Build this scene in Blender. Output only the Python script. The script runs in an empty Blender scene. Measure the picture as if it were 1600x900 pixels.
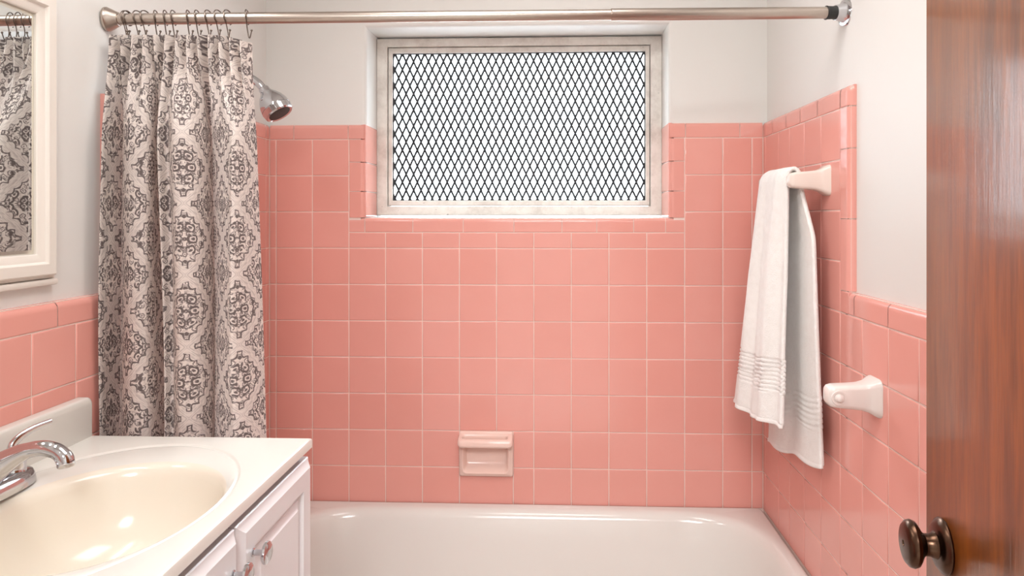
import bpy, bmesh, math, random
from mathutils import Vector, Matrix
random.seed(7)
S = bpy.context.scene
COL = S.collection
PI = math.pi

# ------------------------------------------------------------------ camera
W = 1.4785                      # tile face of the right wall; left tile face x = 0, back tile face y = 0
OFF = 0.017                     # painted plaster lies this far behind the tile faces
CEIL = 2.36
FRONT = -2.08
cam = bpy.data.cameras.new('camera')
cam.sensor_width = 36.0
cam.lens = 1105.43 / 1600 * 36
cam.shift_x = (800 - 819.59) / 1600
cam.shift_y = (336.68 - 450) / 1600
cam.clip_start = 0.02
co = bpy.data.objects.new('camera', cam)
COL.objects.link(co)
co.location = (0.8625, -2.11289, 1.25)
co.rotation_euler = (PI / 2, 0, 0.04149)
S.camera = co

# ------------------------------------------------------------------ world, lamps, exposure
S.view_settings.view_transform = 'Standard'
S.view_settings.look = 'None'
S.view_settings.gamma = 1.0
S.view_settings.use_curve_mapping = False
S.view_settings.exposure = 0.56
w = bpy.data.worlds.new('sky')
S.world = w
w.use_nodes = True
bg = w.node_tree.nodes['Background']
bg.inputs[0].default_value = (0.86, 0.93, 1.0, 1)
bg.inputs[1].default_value = 5.4


def area(name, loc, rot, sx, sy, power, color):
    l = bpy.data.lights.new(name, 'AREA')
    l.shape = 'RECTANGLE'
    l.size = sx
    l.size_y = sy
    l.energy = power
    l.color = color
    o = bpy.data.objects.new(name, l)
    COL.objects.link(o)
    o.location = loc
    o.rotation_euler = rot
    return o


portal = area('window_portal', (0.748, 0.235, 1.535), (-PI / 2, 0, 0), 0.95, 0.62, 1.0, (1, 1, 1))
portal.data.cycles.is_portal = True
area('ceiling_lamp', (0.85, -1.15, CEIL - 0.03), (0, 0, 0), 0.62, 0.62, 8, (1.0, 0.98, 0.96))
area('vanity_lamp', (0.10, -1.20, 1.98), (0, math.radians(-58), 0), 0.12, 0.60, 3.0, (1.0, 0.98, 0.96))
area('hall_lamp', (0.85, -3.0, 2.28), (math.radians(20), 0, 0), 0.8, 0.8, 42, (0.97, 0.985, 1.0))
sl = bpy.data.lights.new('hazy_sun', 'SUN')
sl.energy = 20.0
sl.angle = math.radians(60)
sl.color = (0.95, 0.98, 1.0)
sun = bpy.data.objects.new('hazy_sun', sl)
COL.objects.link(sun)
sun.location = (0.8, 4, 4)
sun.rotation_euler = (math.radians(-40), 0, math.radians(0))

# ------------------------------------------------------------------ helpers


def tag(o, label=None, cat=None, group=None, kind=None):
    if label: o['label'] = label
    if cat: o['category'] = cat
    if group: o['group'] = group
    if kind: o['kind'] = kind
    return o


def empty(name, loc=(0, 0, 0), rz=0.0):
    o = bpy.data.objects.new(name, None)
    COL.objects.link(o)
    o.empty_display_size = 0.05
    o.location = loc
    o.rotation_euler = (0, 0, rz)
    return o


def finish(bm, deg=35):
    bmesh.ops.recalc_face_normals(bm, faces=bm.faces[:])
    lim = math.radians(deg)
    for f in bm.faces: f.smooth = True
    for e in bm.edges:
        if len(e.link_faces) == 2 and e.calc_face_angle(0) > lim: e.smooth = False
    return bm


def mesh_of(name, bm, mat, deg=35, recalc=True):
    if recalc: finish(bm, deg)
    me = bpy.data.meshes.new(name)
    bm.to_mesh(me)
    bm.free()
    if mat: me.materials.append(mat)
    return me


def obj(name, me, parent=None, loc=None, rot=None):
    o = bpy.data.objects.new(name, me)
    COL.objects.link(o)
    if parent: o.parent = parent
    if loc is not None: o.location = loc
    if rot is not None: o.rotation_euler = rot
    return o


def build(name, bm, mat, parent=None, deg=35):
    return obj(name, mesh_of(name, bm, mat, deg), parent)


def box(bm, x0, x1, y0, y1, z0, z1, bev=0.0, seg=2):
    g = bmesh.ops.create_cube(bm, size=1.0)
    vs = g['verts']
    for v in vs:
        v.co = Vector(((x0 + x1) / 2 + v.co.x * (x1 - x0), (y0 + y1) / 2 + v.co.y * (y1 - y0), (z0 + z1) / 2 + v.co.z * (z1 - z0)))
    if bev > 0:
        es = list({e for v in vs for e in v.link_edges})
        bmesh.ops.bevel(bm, geom=es, offset=bev, segments=seg, affect='EDGES', profile=0.5)
    return bm


def loft(bm, rings, closed=True, cap0=False, cap1=False):
    vr = [[bm.verts.new(p) for p in r] for r in rings]
    n = len(rings[0])
    for a, b in zip(vr, vr[1:]):
        for i in range(n if closed else n - 1):
            j = (i + 1) % n
            bm.faces.new((a[i], a[j], b[j], b[i]))
    if cap0: bm.faces.new(vr[0][::-1])
    if cap1: bm.faces.new(vr[-1])
    return vr


def frame_of(d):
    d = d.normalized()
    up = Vector((0, 0, 1)) if abs(d.z) < 0.9 else Vector((1, 0, 0))
    a = d.cross(up).normalized()
    return a, d.cross(a).normalized()


def lathe(bm, origin, axis, prof, n=32):
    """prof: list of (distance along axis, radius)"""
    o = Vector(origin)
    d = Vector(axis).normalized()
    a, b = frame_of(d)
    rings = []
    for t, r in prof:
        rings.append([o + d * t + (a * math.cos(2 * PI * i / n) + b * math.sin(2 * PI * i / n)) * max(r, 1e-5) for i in range(n)])
    loft(bm, rings, True, True, True)
    return bm


def tube(bm, pts, rad, n=10, sq=1.0):
    """swept tube; rad scalar or list; sq scales the second axis"""
    pts = [Vector(p) for p in pts]
    m = len(pts)
    if not isinstance(rad, (list, tuple)): rad = [rad] * m
    t0 = (pts[1] - pts[0]).normalized()
    a, b = frame_of(t0)
    rings = []
    for i in range(m):
        t = (pts[min(i + 1, m - 1)] - pts[max(i - 1, 0)]).normalized()
        a = (a - t * a.dot(t)).normalized()
        b = t.cross(a).normalized()
        rings.append([pts[i] + (a * math.cos(2 * PI * k / n) + b * math.sin(2 * PI * k / n) * sq) * rad[i] for k in range(n)])
    loft(bm, rings, True, True, True)
    return bm


def spline(pts, k=8):
    """Catmull-Rom through tuples of any length"""
    P = [tuple(2 * a - b for a, b in zip(pts[0], pts[1]))] + list(pts) + [tuple(2 * a - b for a, b in zip(pts[-1], pts[-2]))]
    out = []
    for i in range(1, len(P) - 2):
        for j in range(k):
            t = j / k
            out.append(tuple(0.5 * ((2 * p1) + (-p0 + p2) * t + (2 * p0 - 5 * p1 + 4 * p2 - p3) * t * t + (-p0 + 3 * p1 - 3 * p2 + p3) * t ** 3)
                             for p0, p1, p2, p3 in zip(P[i - 1], P[i], P[i + 1], P[i + 2])))
    out.append(tuple(pts[-1]))
    return out


# ------------------------------------------------------------------ materials
def srgb(r, g, b):
    f = lambda c: (c / 255 / 12.92) if c / 255 <= 0.04045 else ((c / 255 + 0.055) / 1.055) ** 2.4
    return (f(r), f(g), f(b), 1)


class NT:
    def __init__(s, name):
        s.m = bpy.data.materials.new(name)
        s.m.use_nodes = True
        s.t = s.m.node_tree
        s.b = s.t.nodes['Principled BSDF']
        s.out = s.t.nodes['Material Output']

    def n(s, typ, **kw):
        x = s.t.nodes.new(typ)
        for k, v in kw.items(): setattr(x, k, v)
        return x

    def l(s, a, b): s.t.links.new(a, b)

    def put(s, v, sock):
        if isinstance(v, (int, float)): sock.default_value = v
        else: s.l(v, sock)

    def M(s, op, a, b=0.0, c=0.0, clamp=False):
        x = s.n('ShaderNodeMath', operation=op)
        x.use_clamp = clamp
        for i, v in enumerate((a, b, c)): s.put(v, x.inputs[i])
        return x.outputs[0]

    def mix(s, f, a, b):
        x = s.n('ShaderNodeMix', data_type='RGBA')
        s.put(f, x.inputs[0])
        for v, k in ((a, 6), (b, 7)):
            if isinstance(v, tuple): x.inputs[k].default_value = v
            else: s.l(v, x.inputs[k])
        return x.outputs[2]

    def noise(s, vec, scale, detail=2.0, rough=0.5):
        x = s.n('ShaderNodeTexNoise')
        x.inputs['Scale'].default_value = scale
        x.inputs['Detail'].default_value = detail
        x.inputs['Roughness'].default_value = rough
        if vec: s.l(vec, x.inputs['Vector'])
        return x.outputs[0]

    def coord(s, which='Object'): return s.n('ShaderNodeTexCoord').outputs[which]

    def mapped(s, vec, scale):
        x = s.n('ShaderNodeMapping')
        x.inputs['Scale'].default_value = scale
        s.l(vec, x.inputs['Vector'])
        return x.outputs[0]

    def bump(s, h, strength, dist=0.001):
        x = s.n('ShaderNodeBump')
        x.inputs['Strength'].default_value = strength
        x.inputs['Distance'].default_value = dist
        s.l(h, x.inputs['Height'])
        s.l(x.outputs[0], s.b.inputs['Normal'])

    def base(s, c, rough=0.5, metal=0.0, spec=0.5, coat=0.0):
        if isinstance(c, tuple): s.b.inputs['Base Color'].default_value = c
        else: s.l(c, s.b.inputs['Base Color'])
        s.b.inputs['Roughness'].default_value = rough
        s.b.inputs['Metallic'].default_value = metal
        s.b.inputs['Specular IOR Level'].default_value = spec
        s.b.inputs['Coat Weight'].default_value = coat
        s.b.inputs['Coat Roughness'].default_value = 0.08
        return s


def smoothstep(nt, x, a, b):
    r = nt.n('ShaderNodeMapRange', interpolation_type='SMOOTHSTEP')
    nt.put(x, r.inputs[0])
    r.inputs[1].default_value = a
    r.inputs[2].default_value = b
    return r.outputs[0]


def mat_plain(name, c, rough=0.5, metal=0.0, spec=0.5, var=0.0, scale=8.0, bump=0.0, bscale=60.0, coat=0.0):
    nt = NT(name)
    vec = nt.coord()
    if var > 0:
        d = tuple(x * (1 - var) for x in c[:3]) + (1,)
        nt.base(nt.mix(nt.noise(vec, scale, 3), d, c), rough, metal, spec, coat)
    else: nt.base(c, rough, metal, spec, coat)
    if bump > 0: nt.bump(nt.noise(vec, bscale, 3), bump)
    return nt.m


def mat_tile():
    nt = NT('pink_glazed_tile')
    info = nt.n('ShaderNodeObjectInfo')
    n = nt.noise(nt.coord(), 9.0, 2)
    f = nt.M('ADD', nt.M('MULTIPLY', info.outputs['Random'], 0.55), nt.M('MULTIPLY', n, 0.45))
    nt.base(nt.mix(f, srgb(229, 159, 147), srgb(234, 168, 157)), 0.11, 0, 0.5)
    nt.bump(nt.noise(nt.coord(), 14.0, 1), 0.05, 0.002)
    return nt.m


TILE = mat_tile()
GROUT = mat_plain('grout', srgb(240, 214, 204), 0.85, var=0.1, scale=20)
PAINT = mat_plain('white_wall_paint', srgb(230, 228, 224), 0.42, var=0.02, scale=3, bump=0.06, bscale=90)
CEILM = mat_plain('ceiling_paint', srgb(235, 233, 229), 0.7, var=0.02)
FLOORM = mat_plain('floor_vinyl', srgb(206, 190, 178), 0.35, var=0.12, scale=14)
TUBM = mat_plain('tub_enamel', srgb(233, 229, 223), 0.14, spec=0.5, var=0.03, scale=4, bump=0.03, bscale=6)
SINKM = mat_plain('cultured_marble', srgb(224, 220, 213), 0.16, var=0.04, scale=5)
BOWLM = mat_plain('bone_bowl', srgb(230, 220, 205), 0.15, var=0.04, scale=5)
CABM = mat_plain('white_cabinet_paint', srgb(226, 222, 223), 0.3, var=0.02, bump=0.03, bscale=30)
MFRAME = mat_plain('cream_frame_paint', srgb(236, 229, 220), 0.35, var=0.03)
CHROME = mat_plain('polished_chrome', srgb(205, 205, 208), 0.08, 1.0, var=0.04, scale=20)
NICKEL = mat_plain('brushed_nickel', srgb(190, 178, 168), 0.3, 1.0, var=0.08, scale=30)
HOOKM = mat_plain('hook_steel', srgb(120, 108, 100), 0.28, 1.0, var=0.1, scale=40)
BLACK = mat_plain('black_rubber', srgb(40, 40, 40), 0.55, var=0.2, scale=40)
BRONZE = mat_plain('aged_bronze', srgb(92, 68, 54), 0.26, 1.0, var=0.35, scale=25)
CERAM = mat_plain('cream_ceramic', srgb(232, 216, 206), 0.14, var=0.03)
CERAMW = mat_plain('white_ceramic', srgb(236, 226, 220), 0.12, var=0.03)
SOAPM = mat_plain('pale_pink_ceramic', srgb(242, 210, 198), 0.14, var=0.04, scale=30)
MESHM = mat_plain('black_steel_mesh', srgb(34, 38, 44), 0.5, 0.0, var=0.2, scale=60)
DARK = mat_plain('dark_cavity', srgb(60, 54, 50), 0.6, var=0.2, scale=50)
HOUSEM = mat_plain('outdoor_ground', srgb(150, 150, 140), 0.9, var=0.2, scale=2)


def mat_window_paint():
    nt = NT('worn_window_paint')
    v = nt.coord()
    n1 = nt.noise(nt.mapped(v, (6, 6, 6)), 3.0, 5, 0.7)
    n2 = nt.noise(v, 120.0, 3)
    c = nt.mix(smoothstep(nt, n1, 0.35, 0.75), srgb(232, 227, 220), srgb(206, 198, 190))
    c = nt.mix(smoothstep(nt, n2, 0.72, 0.8), c, srgb(120, 104, 92))
    nt.base(c, 0.45)
    nt.bump(n1, 0.25, 0.002)
    return nt.m


WFRAME = mat_window_paint()


def mat_glass():
    nt = NT('obscure_window_glass')
    tr = nt.n('ShaderNodeBsdfTransparent')
    tr.inputs[0].default_value = (0.93, 0.95, 0.95, 1)
    tl = nt.n('ShaderNodeBsdfTranslucent')
    tl.inputs[0].default_value = (0.9, 0.93, 0.93, 1)
    gl = nt.n('ShaderNodeBsdfGlossy')
    gl.inputs['Roughness'].default_value = 0.1
    m1 = nt.n('ShaderNodeMixShader')
    n = nt.noise(nt.coord(), 3.0, 2)
    nt.l(nt.M('MULTIPLY_ADD', n, 0.10, 0.0), m1.inputs[0])
    nt.l(tr.outputs[0], m1.inputs[1])
    nt.l(tl.outputs[0], m1.inputs[2])
    m2 = nt.n('ShaderNodeMixShader')
    m2.inputs[0].default_value = 0.04
    nt.l(m1.outputs[0], m2.inputs[1])
    nt.l(gl.outputs[0], m2.inputs[2])
    nt.l(m2.outputs[0], nt.out.inputs[0])
    return nt.m


def mat_wood():
    nt = NT('varnished_mahogany')
    v = nt.coord()
    g1 = nt.noise(nt.mapped(v, (9, 9, 1.0)), 4.0, 4, 0.6)
    g2 = nt.noise(nt.mapped(v, (36, 36, 2.5)), 5.0, 3, 0.6)
    g3 = nt.noise(nt.mapped(v, (2.5, 2.5, 0.5)), 2.0, 2, 0.5)
    c = nt.mix(smoothstep(nt, g1, 0.3, 0.7), srgb(96, 47, 13), srgb(146, 77, 22))
    c = nt.mix(nt.M('MULTIPLY', smoothstep(nt, g2, 0.45, 0.75), 0.45), c, srgb(78, 36, 12))
    c = nt.mix(nt.M('MULTIPLY', smoothstep(nt, g3, 0.35, 0.7), 0.4), c, srgb(158, 86, 22))
    nt.base(c, 0.42, 0, 0.25, 0.65)
    nt.b.inputs['Coat Roughness'].default_value = 0.16
    nt.bump(nt.M('ADD', g1, nt.M('MULTIPLY', g2, 0.6)), 0.35, 0.0012)
    nt.l(nt.b.inputs['Normal'].links[0].from_socket, nt.b.inputs['Coat Normal'])
    return nt.m


def mat_towel():
    nt = NT('white_terry')
    v = nt.coord()
    n1 = nt.noise(v, 420.0, 2)
    n2 = nt.noise(v, 60.0, 3)
    c = nt.mix(n2, srgb(238, 234, 229), srgb(250, 248, 245))
    nt.base(c, 0.95, 0, 0.1)
    nt.b.inputs['Sheen Weight'].default_value = 0.3
    nt.bump(nt.M('ADD', n1, n2), 0.55, 0.003)
    return nt.m


def mat_curtain():
    """printed damask: a lattice of scroll-filled diamonds between brushed leaf bands; uv in metres"""
    nt = NT('damask_curtain_cloth')
    uv = nt.n('ShaderNodeUVMap').outputs[0]
    sep = nt.n('ShaderNodeSeparateXYZ')
    nt.l(uv, sep.inputs[0])
    U0 = nt.M('DIVIDE', sep.outputs[0], 0.128)
    V0 = nt.M('DIVIDE', sep.outputs[1], 0.134)
    fu = nt.M('ABSOLUTE', nt.M('SUBTRACT', nt.M('FRACT', U0), 0.5))   # 0 at cell centre
    fv = nt.M('ABSOLUTE', nt.M('SUBTRACT', nt.M('FRACT', V0), 0.5))
    s = nt.M('ADD', fu, fv)                                            # 0.5 on the bands
    t = nt.M('SUBTRACT', fu, fv)
    dist = nt.M('ABSOLUTE', nt.M('SUBTRACT', s, 0.5))
    # hand drawn wobble
    wob = nt.noise(uv, 70.0, 2)
    wob2 = nt.noise(uv, 160.0, 1)
    scal = nt.M('ABSOLUTE', nt.M('SINE', nt.M('MULTIPLY', t, 17.0)))
    edge = nt.M('ADD', nt.M('ADD', 0.072, nt.M('MULTIPLY', scal, 0.062)), nt.M('MULTIPLY', nt.M('SUBTRACT', wob, 0.5), 0.11))
    de = nt.M('ABSOLUTE', nt.M('SUBTRACT', dist, edge))
    line1 = nt.M('SUBTRACT', 1.0, smoothstep(nt, de, 0.010, 0.026))
    inside = smoothstep(nt, nt.M('SUBTRACT', dist, edge), 0.0, 0.03)
    # symmetric scrolls: mirrored voronoi rings
    cmb = nt.n('ShaderNodeCombineXYZ')
    nt.l(nt.M('ADD', fu, nt.M('MULTIPLY', nt.M('FLOOR', nt.M('ADD', nt.M('MULTIPLY', U0, 1.0), 0.0)), 0.0)), cmb.inputs[0])
    nt.l(fv, cmb.inputs[1])
    # swirl the lookup with noise so rings become curls
    nz = nt.n('ShaderNodeTexNoise')
    nz.inputs['Scale'].default_value = 9.0
    nt.l(cmb.outputs[0], nz.inputs['Vector'])
    vm = nt.n('ShaderNodeVectorMath', operation='MULTIPLY_ADD')
    nt.l(nz.outputs['Color'], vm.inputs[0])
    vm.inputs[1].default_value = (0.10, 0.10, 0)
    nt.l(cmb.outputs[0], vm.inputs[2])

    def rings(scale, lo, hi, soft, brk):
        vo = nt.n('ShaderNodeTexVoronoi', voronoi_dimensions='2D')
        vo.inputs['Scale'].default_value = scale
        vo.inputs['Randomness'].default_value = 0.85
        nt.l(vm.outputs[0], vo.inputs['Vector'])
        d = vo.outputs['Distance']
        r = nt.M('MULTIPLY', smoothstep(nt, d, lo - soft, lo), nt.M('SUBTRACT', 1.0, smoothstep(nt, d, hi, hi + soft)))
        r = nt.M('MULTIPLY', r, smoothstep(nt, nt.noise(uv, brk, 1), 0.36, 0.46))
        dots = nt.M('SUBTRACT', 1.0, smoothstep(nt, d, 0.07, 0.13))
        return r, dots
    r1, d1 = rings(5.9, 0.25, 0.39, 0.04, 75.0)
    r2, d2 = rings(10.5, 0.25, 0.37, 0.05, 110.0)
    curls = nt.M('MULTIPLY', nt.M('MAXIMUM', nt.M('MAXIMUM', r1, d1), nt.M('MULTIPLY', nt.M('MAXIMUM', r2, d2), 0.85)), inside)
    # brushed leaves along the bands
    along = nt.M('MULTIPLY', t, 6.0)
    lc = nt.n('ShaderNodeCombineXYZ')
    nt.l(nt.M('MULTIPLY', s, 60.0), lc.inputs[0])
    nt.l(along, lc.inputs[1])
    leaf = nt.noise(lc.outputs[0], 1.0, 2)
    band = nt.M('SUBTRACT', 1.0, smoothstep(nt, nt.M('SUBTRACT', dist, nt.M('MULTIPLY', edge, 0.8)), -0.02, 0.01))
    leafm = nt.M('MULTIPLY', smoothstep(nt, leaf, 0.42, 0.62), band)
    # soft grey wash blobs inside
    wash = nt.M('MULTIPLY', smoothstep(nt, wob2, 0.5, 0.68), inside)
    weave = nt.noise(uv, 900.0, 1)
    c = nt.mix(weave, srgb(237, 227, 219), srgb(247, 240, 234))
    c = nt.mix(nt.M('MULTIPLY', leafm, 0.45), c, srgb(158, 147, 144))
    c = nt.mix(nt.M('MULTIPLY', wash, 0.45), c, srgb(168, 154, 150))
    line1 = nt.M('MULTIPLY', line1, smoothstep(nt, nt.noise(uv, 60.0, 1), 0.30, 0.42))
    ink = nt.M('MAXIMUM', line1, curls, clamp=True)
    c = nt.mix(nt.M('MULTIPLY', ink, 0.88), c, srgb(86, 74, 75))
    nt.base(c, 0.8, 0, 0.2)
    tl = nt.n('ShaderNodeBsdfTranslucent')
    nt.l(c, tl.inputs[0])
    mx = nt.n('ShaderNodeMixShader')
    mx.inputs[0].default_value = 0.40
    nt.l(nt.b.outputs[0], mx.inputs[1])
    nt.l(tl.outputs[0], mx.inputs[2])
    nt.l(mx.outputs[0], nt.out.inputs[0])
    nt.bump(weave, 0.15, 0.0005)
    return nt.m


GLASS = mat_glass()
WOOD = mat_wood()
TERRY = mat_towel()
CLOTH = mat_curtain()
MIRR = mat_plain('mirror_silver', (0.86, 0.9, 0.9, 1), 0.01, 1.0)
BEVELM = mat_plain('mirror_bevel', (0.9, 0.88, 0.8, 1), 0.25, 1.0, var=0.05)

# ------------------------------------------------------------------ room shell
P = 0.1095        # tile pitch up and along the side walls
PX = 0.11172      # tile pitch along the back wall
Z0 = 1.3703       # top of a full tile row
X0 = 0.0205
OX0, OX1, OZ0, OZ1 = 0.2924, 1.2045, 1.2440, 1.8225     # window opening
XL, XR, YB = -OFF, W + OFF, OFF


def plate(bm, pts): bm.faces.new([bm.verts.new(p) for p in pts])


# back wall: plaster with the window opening and its rounded reveal
bm = bmesh.new()
def rect(x0, x1, z0, z1, y): return [(x0, y, z0), (x1, y, z0), (x1, y, z1), (x0, y, z1)]
rings = [rect(XL - 0.1, XR + 0.1, 0 - 0.05, CEIL + 0.05, YB)]
r = 0.014
top_y = YB
for k in range(7):
    a = k / 6 * PI / 2
    e = r * (1 - math.sin(a))
    rings.append(rect(OX0 - e, OX1 + e, OZ0 - e, OZ1 + e, top_y + r * (1 - math.cos(a))))
rings.append(rect(OX0, OX1, OZ0, OZ1, 0.24))
rings.append(rect(XL - 0.1, XR + 0.1, -0.05, CEIL + 0.05, 0.24))
loft(bm, rings)
wall_back = build('wall_back', bm, PAINT)
tag(wall_back, 'white plaster wall behind the tub, pink tiled up to the window', 'wall', kind='structure')

bm = bmesh.new()
box(bm, XR, XR + 0.1, FRONT - 0.1, YB + 0.22, -0.05, CEIL + 0.05)
wall_right = build('wall_right', bm, PAINT)
tag(wall_right, 'white plaster wall on the right with stepped pink tile and towel bar', 'wall', kind='structure')
bm = bmesh.new()
box(bm, XL - 0.1, XL, FRONT - 0.1, YB + 0.22, -0.05, CEIL + 0.05)
wall_left = build('wall_left', bm, PAINT)
tag(wall_left, 'white plaster wall on the left with pink tile behind the vanity', 'wall', kind='structure')
bm = bmesh.new()
DX0, DX1 = 0.50, 1.255      # doorway behind the camera
box(bm, XL, DX0, FRONT - 0.1, FRONT, -0.05, CEIL + 0.05)
box(bm, DX1, XR, FRONT - 0.1, FRONT, -0.05, CEIL + 0.05)
box(bm, DX0, DX1, FRONT - 0.1, FRONT, 2.03, CEIL + 0.05)
tag(build('wall_front', bm, PAINT), 'white plaster wall with the doorway behind the viewer', 'wall', kind='structure')
bm = bmesh.new()
HX0, HX1, HY0, HY1 = -0.35, 2.05, -4.0, FRONT - 0.1
for a, b, c, d, e, f in ((HX0 - .1, HX0, HY0 - .1, HY1, -.1, 2.46), (HX1, HX1 + .1, HY0 - .1, HY1, -.1, 2.46), (HX0, HX1, HY0 - .1, HY0, -.1, 2.46), (HX0, HX1, HY0, HY1, -.1, 0), (HX0, HX1, HY0, HY1, 2.36, 2.46),
                         (HX0 - .1, XL - 0.1, HY1, HY1 + .1, -.1, 2.46), (XR + 0.1, HX1 + .1, HY1, HY1 + .1, -.1, 2.46)): box(bm, a, b, c, d, e, f)
tag(build('wall_hall', bm, PAINT), 'plain white hallway beyond the doorway behind the viewer', 'wall', kind='structure')
bm = bmesh.new()
box(bm, XL - 0.1, XR + 0.1, FRONT - 0.1, YB + 0.22, -0.1, 0)
tag(build('floor', bm, FLOORM), 'pale beige vinyl bathroom floor', 'floor', kind='structure')
bm = bmesh.new()
box(bm, XL - 0.1, XR + 0.1, FRONT - 0.1, YB + 0.22, CEIL, CEIL + 0.1)
tag(build('ceiling', bm, CEILM), 'white painted bathroom ceiling', 'ceiling', kind='structure')

# ------------------------------------------------------------------ tiles
TD = 0.010      # tile body depth
GD = 0.0013     # grout lies this far behind the face


def tile_mesh(wd, ht):
    bm = bmesh.new()
    def rc(i, z): return [(-wd / 2 + i, -ht / 2 + i, z), (wd / 2 - i, -ht / 2 + i, z), (wd / 2 - i, ht / 2 - i, z), (-wd / 2 + i, ht / 2 - i, z)]
    e = 0.0016
    loft(bm, [rc(0, -TD), rc(0, -e), rc(0.3 * e, -0.3 * e), rc(e, 0), rc(e + 0.0012, 0.0)], True, False, True)
    return mesh_of('tile', bm, TILE, 50)


def nose_mesh(wd, ht, drop=OFF, rad=0.012):
    """bullnose: length wd along X, height ht along Y, rounded over at +Y"""
    bm = bmesh.new()
    prof = [(-ht / 2, -TD), (-ht / 2, -0.0014), (-ht / 2 + 0.0005, -0.0004), (-ht / 2 + 0.0014, 0), (-ht / 2 + 0.003, 0), (ht / 2 - rad - 0.002, 0)]
    for k in range(6):
        a = k / 5 * PI / 2
        prof.append((ht / 2 - rad + rad * math.sin(a), -rad + rad * math.cos(a)))
    prof.append((ht / 2, -drop))
    loft(bm, [[(x, y, z) for y, z in prof] for x in (-wd / 2, wd / 2)], False)
    return mesh_of('bullnose', bm, TILE, 60)


def corner_mesh(wd, ht, rad=0.012):
    """flat piece rounded over on the +X and +Y sides"""
    bm = bmesh.new()
    def ax(h):
        v = [-h, -h + 0.0014, -h + 0.003, h - rad - 0.002]
        return v + [h - rad + rad * math.sin(k / 5 * PI / 2) for k in range(6)]
    xs, ys = ax(wd / 2), ax(ht / 2)
    def zz(x, y):
        a, b = max(0, x - (wd / 2 - rad)), max(0, y - (ht / 2 - rad))
        q = a * a + b * b
        z = -rad + math.sqrt(rad * rad - q) if q < rad * rad else -rad
        return z - (0.0014 if x == xs[0] or y == ys[0] else 0)
    g = [[bm.verts.new((x, y, zz(x, y))) for x in xs] for y in ys]
    for j in range(len(ys) - 1):
        for i in range(len(xs) - 1): bm.faces.new((g[j][i], g[j][i + 1], g[j + 1][i + 1], g[j + 1][i]))
    for line in (g[-1], [r_[-1] for r_ in g]):
        lo = [bm.verts.new((v.co.x, v.co.y, -OFF)) for v in line]
        for i in range(len(line) - 1): bm.faces.new((line[i], line[i + 1], lo[i + 1], lo[i]))
    return mesh_of('corner_tile', bm, TILE, 60)


_tm = {}
J = 0.0022      # joint width


def frame_mat(face):
    if face == 'back': return Matrix(((1, 0, 0), (0, 0, -1), (0, 1, 0)))     # local X->x, Y->z, Z->-y
    if face == 'right': return Matrix(((0, 0, -1), (-1, 0, 0), (0, 1, 0)))   # X->-y, Y->z, Z->-x
    if face == 'left': return Matrix(((0, 0, 1), (1, 0, 0), (0, 1, 0)))      # X->+y, Y->z, Z->+x


def put_tile(wall, face, a0, a1, z0, z1, nose=None, plane=None, name='tile', drop=OFF, turn=0.0):
    """a0..a1 along the wall (x for back, y for the sides); nose gives the rounded side: 'up','down','near','lo','hi'"""
    wd, ht = abs(a1 - a0) - J, (z1 - z0) - J
    if wd < 0.003 or ht < 0.003: return None
    R = frame_mat(face)
    roll = 0
    if nose:
        if nose == 'up': k = (wd, ht); roll = 0
        elif nose == 'down': k = (wd, ht); roll = PI
        elif nose == '+': k = (ht, wd); roll = -PI / 2       # rounded towards local +X
        elif nose == '-': k = (ht, wd); roll = PI / 2
        key = ('n', round(k[0], 4), round(k[1], 4), drop)
        if key not in _tm: _tm[key] = nose_mesh(k[0], k[1], drop)
    else:
        key = ('t', round(wd, 4), round(ht, 4))
        if key not in _tm: _tm[key] = tile_mesh(wd, ht)
    am, zm = (a0 + a1) / 2, (z0 + z1) / 2
    if plane is None: plane = {'back': 0.0, 'right': W, 'left': 0.0}[face]
    loc = {'back': (am, plane, zm), 'right': (plane, am, zm), 'left': (plane, am, zm)}[face]
    tilt = Matrix.Rotation(random.uniform(-1, 1) * 0.0022, 3, 'X') @ Matrix.Rotation(random.uniform(-1, 1) * 0.0022, 3, 'Y')
    o = obj(name, _tm[key], wall)
    o.matrix_local = Matrix.Translation(loc) @ (R @ Matrix.Rotation(turn, 3, 'Y') @ Matrix.Rotation(roll, 3, 'Z') @ tilt).to_4x4()
    return o


TUBZ = 0.389
CAPZ0, CAPZ1 = 1.4798, 1.5262
rows = [Z0 + P] + [Z0 - k * P for k in range(0, 14)]      # joint heights, top first

# mortar bed behind the back tiles (grout shows in the joints)
bm = bmesh.new()
def bed(bm, x0, x1, z0, z1): box(bm, x0, x1, GD, YB + 0.004, z0, z1)
bed(bm, -0.004, OX0 - 0.013, TUBZ - 0.2, CAPZ1 - 0.014)
bed(bm, OX1 + 0.013, W + 0.004, TUBZ - 0.2, CAPZ1 - 0.014)
SX0, SX1, SZ0, SZ1 = 0.580, 0.741, 0.4715, 0.6055
bed(bm, OX0 - 0.013, OX1 + 0.013, SZ1 - 0.003, OZ0 - 0.0075)
bed(bm, OX0 - 0.013, SX0 + 0.004, TUBZ - 0.2, SZ1 - 0.003)
bed(bm, SX1 - 0.004, OX1 + 0.013, TUBZ - 0.2, SZ1 - 0.003)
bed(bm, SX0 + 0.004, SX1 - 0.004, TUBZ - 0.2, SZ0 + 0.003)
box(bm, OX0 - 0.013, OX1 + 0.013, 0.006, YB + 0.004, 1.1, OZ0 - 0.002)
box(bm, 0.0, OX0 - 0.013, 0.006, YB + 0.004, 1.3, CAPZ1 - 0.0015)
box(bm, OX1 + 0.013, W, 0.006, YB + 0.004, 1.3, CAPZ1 - 0.0015)
tag(build('grout_bed', bm, GROUT, wall_back), 'pale pink grout')

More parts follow.
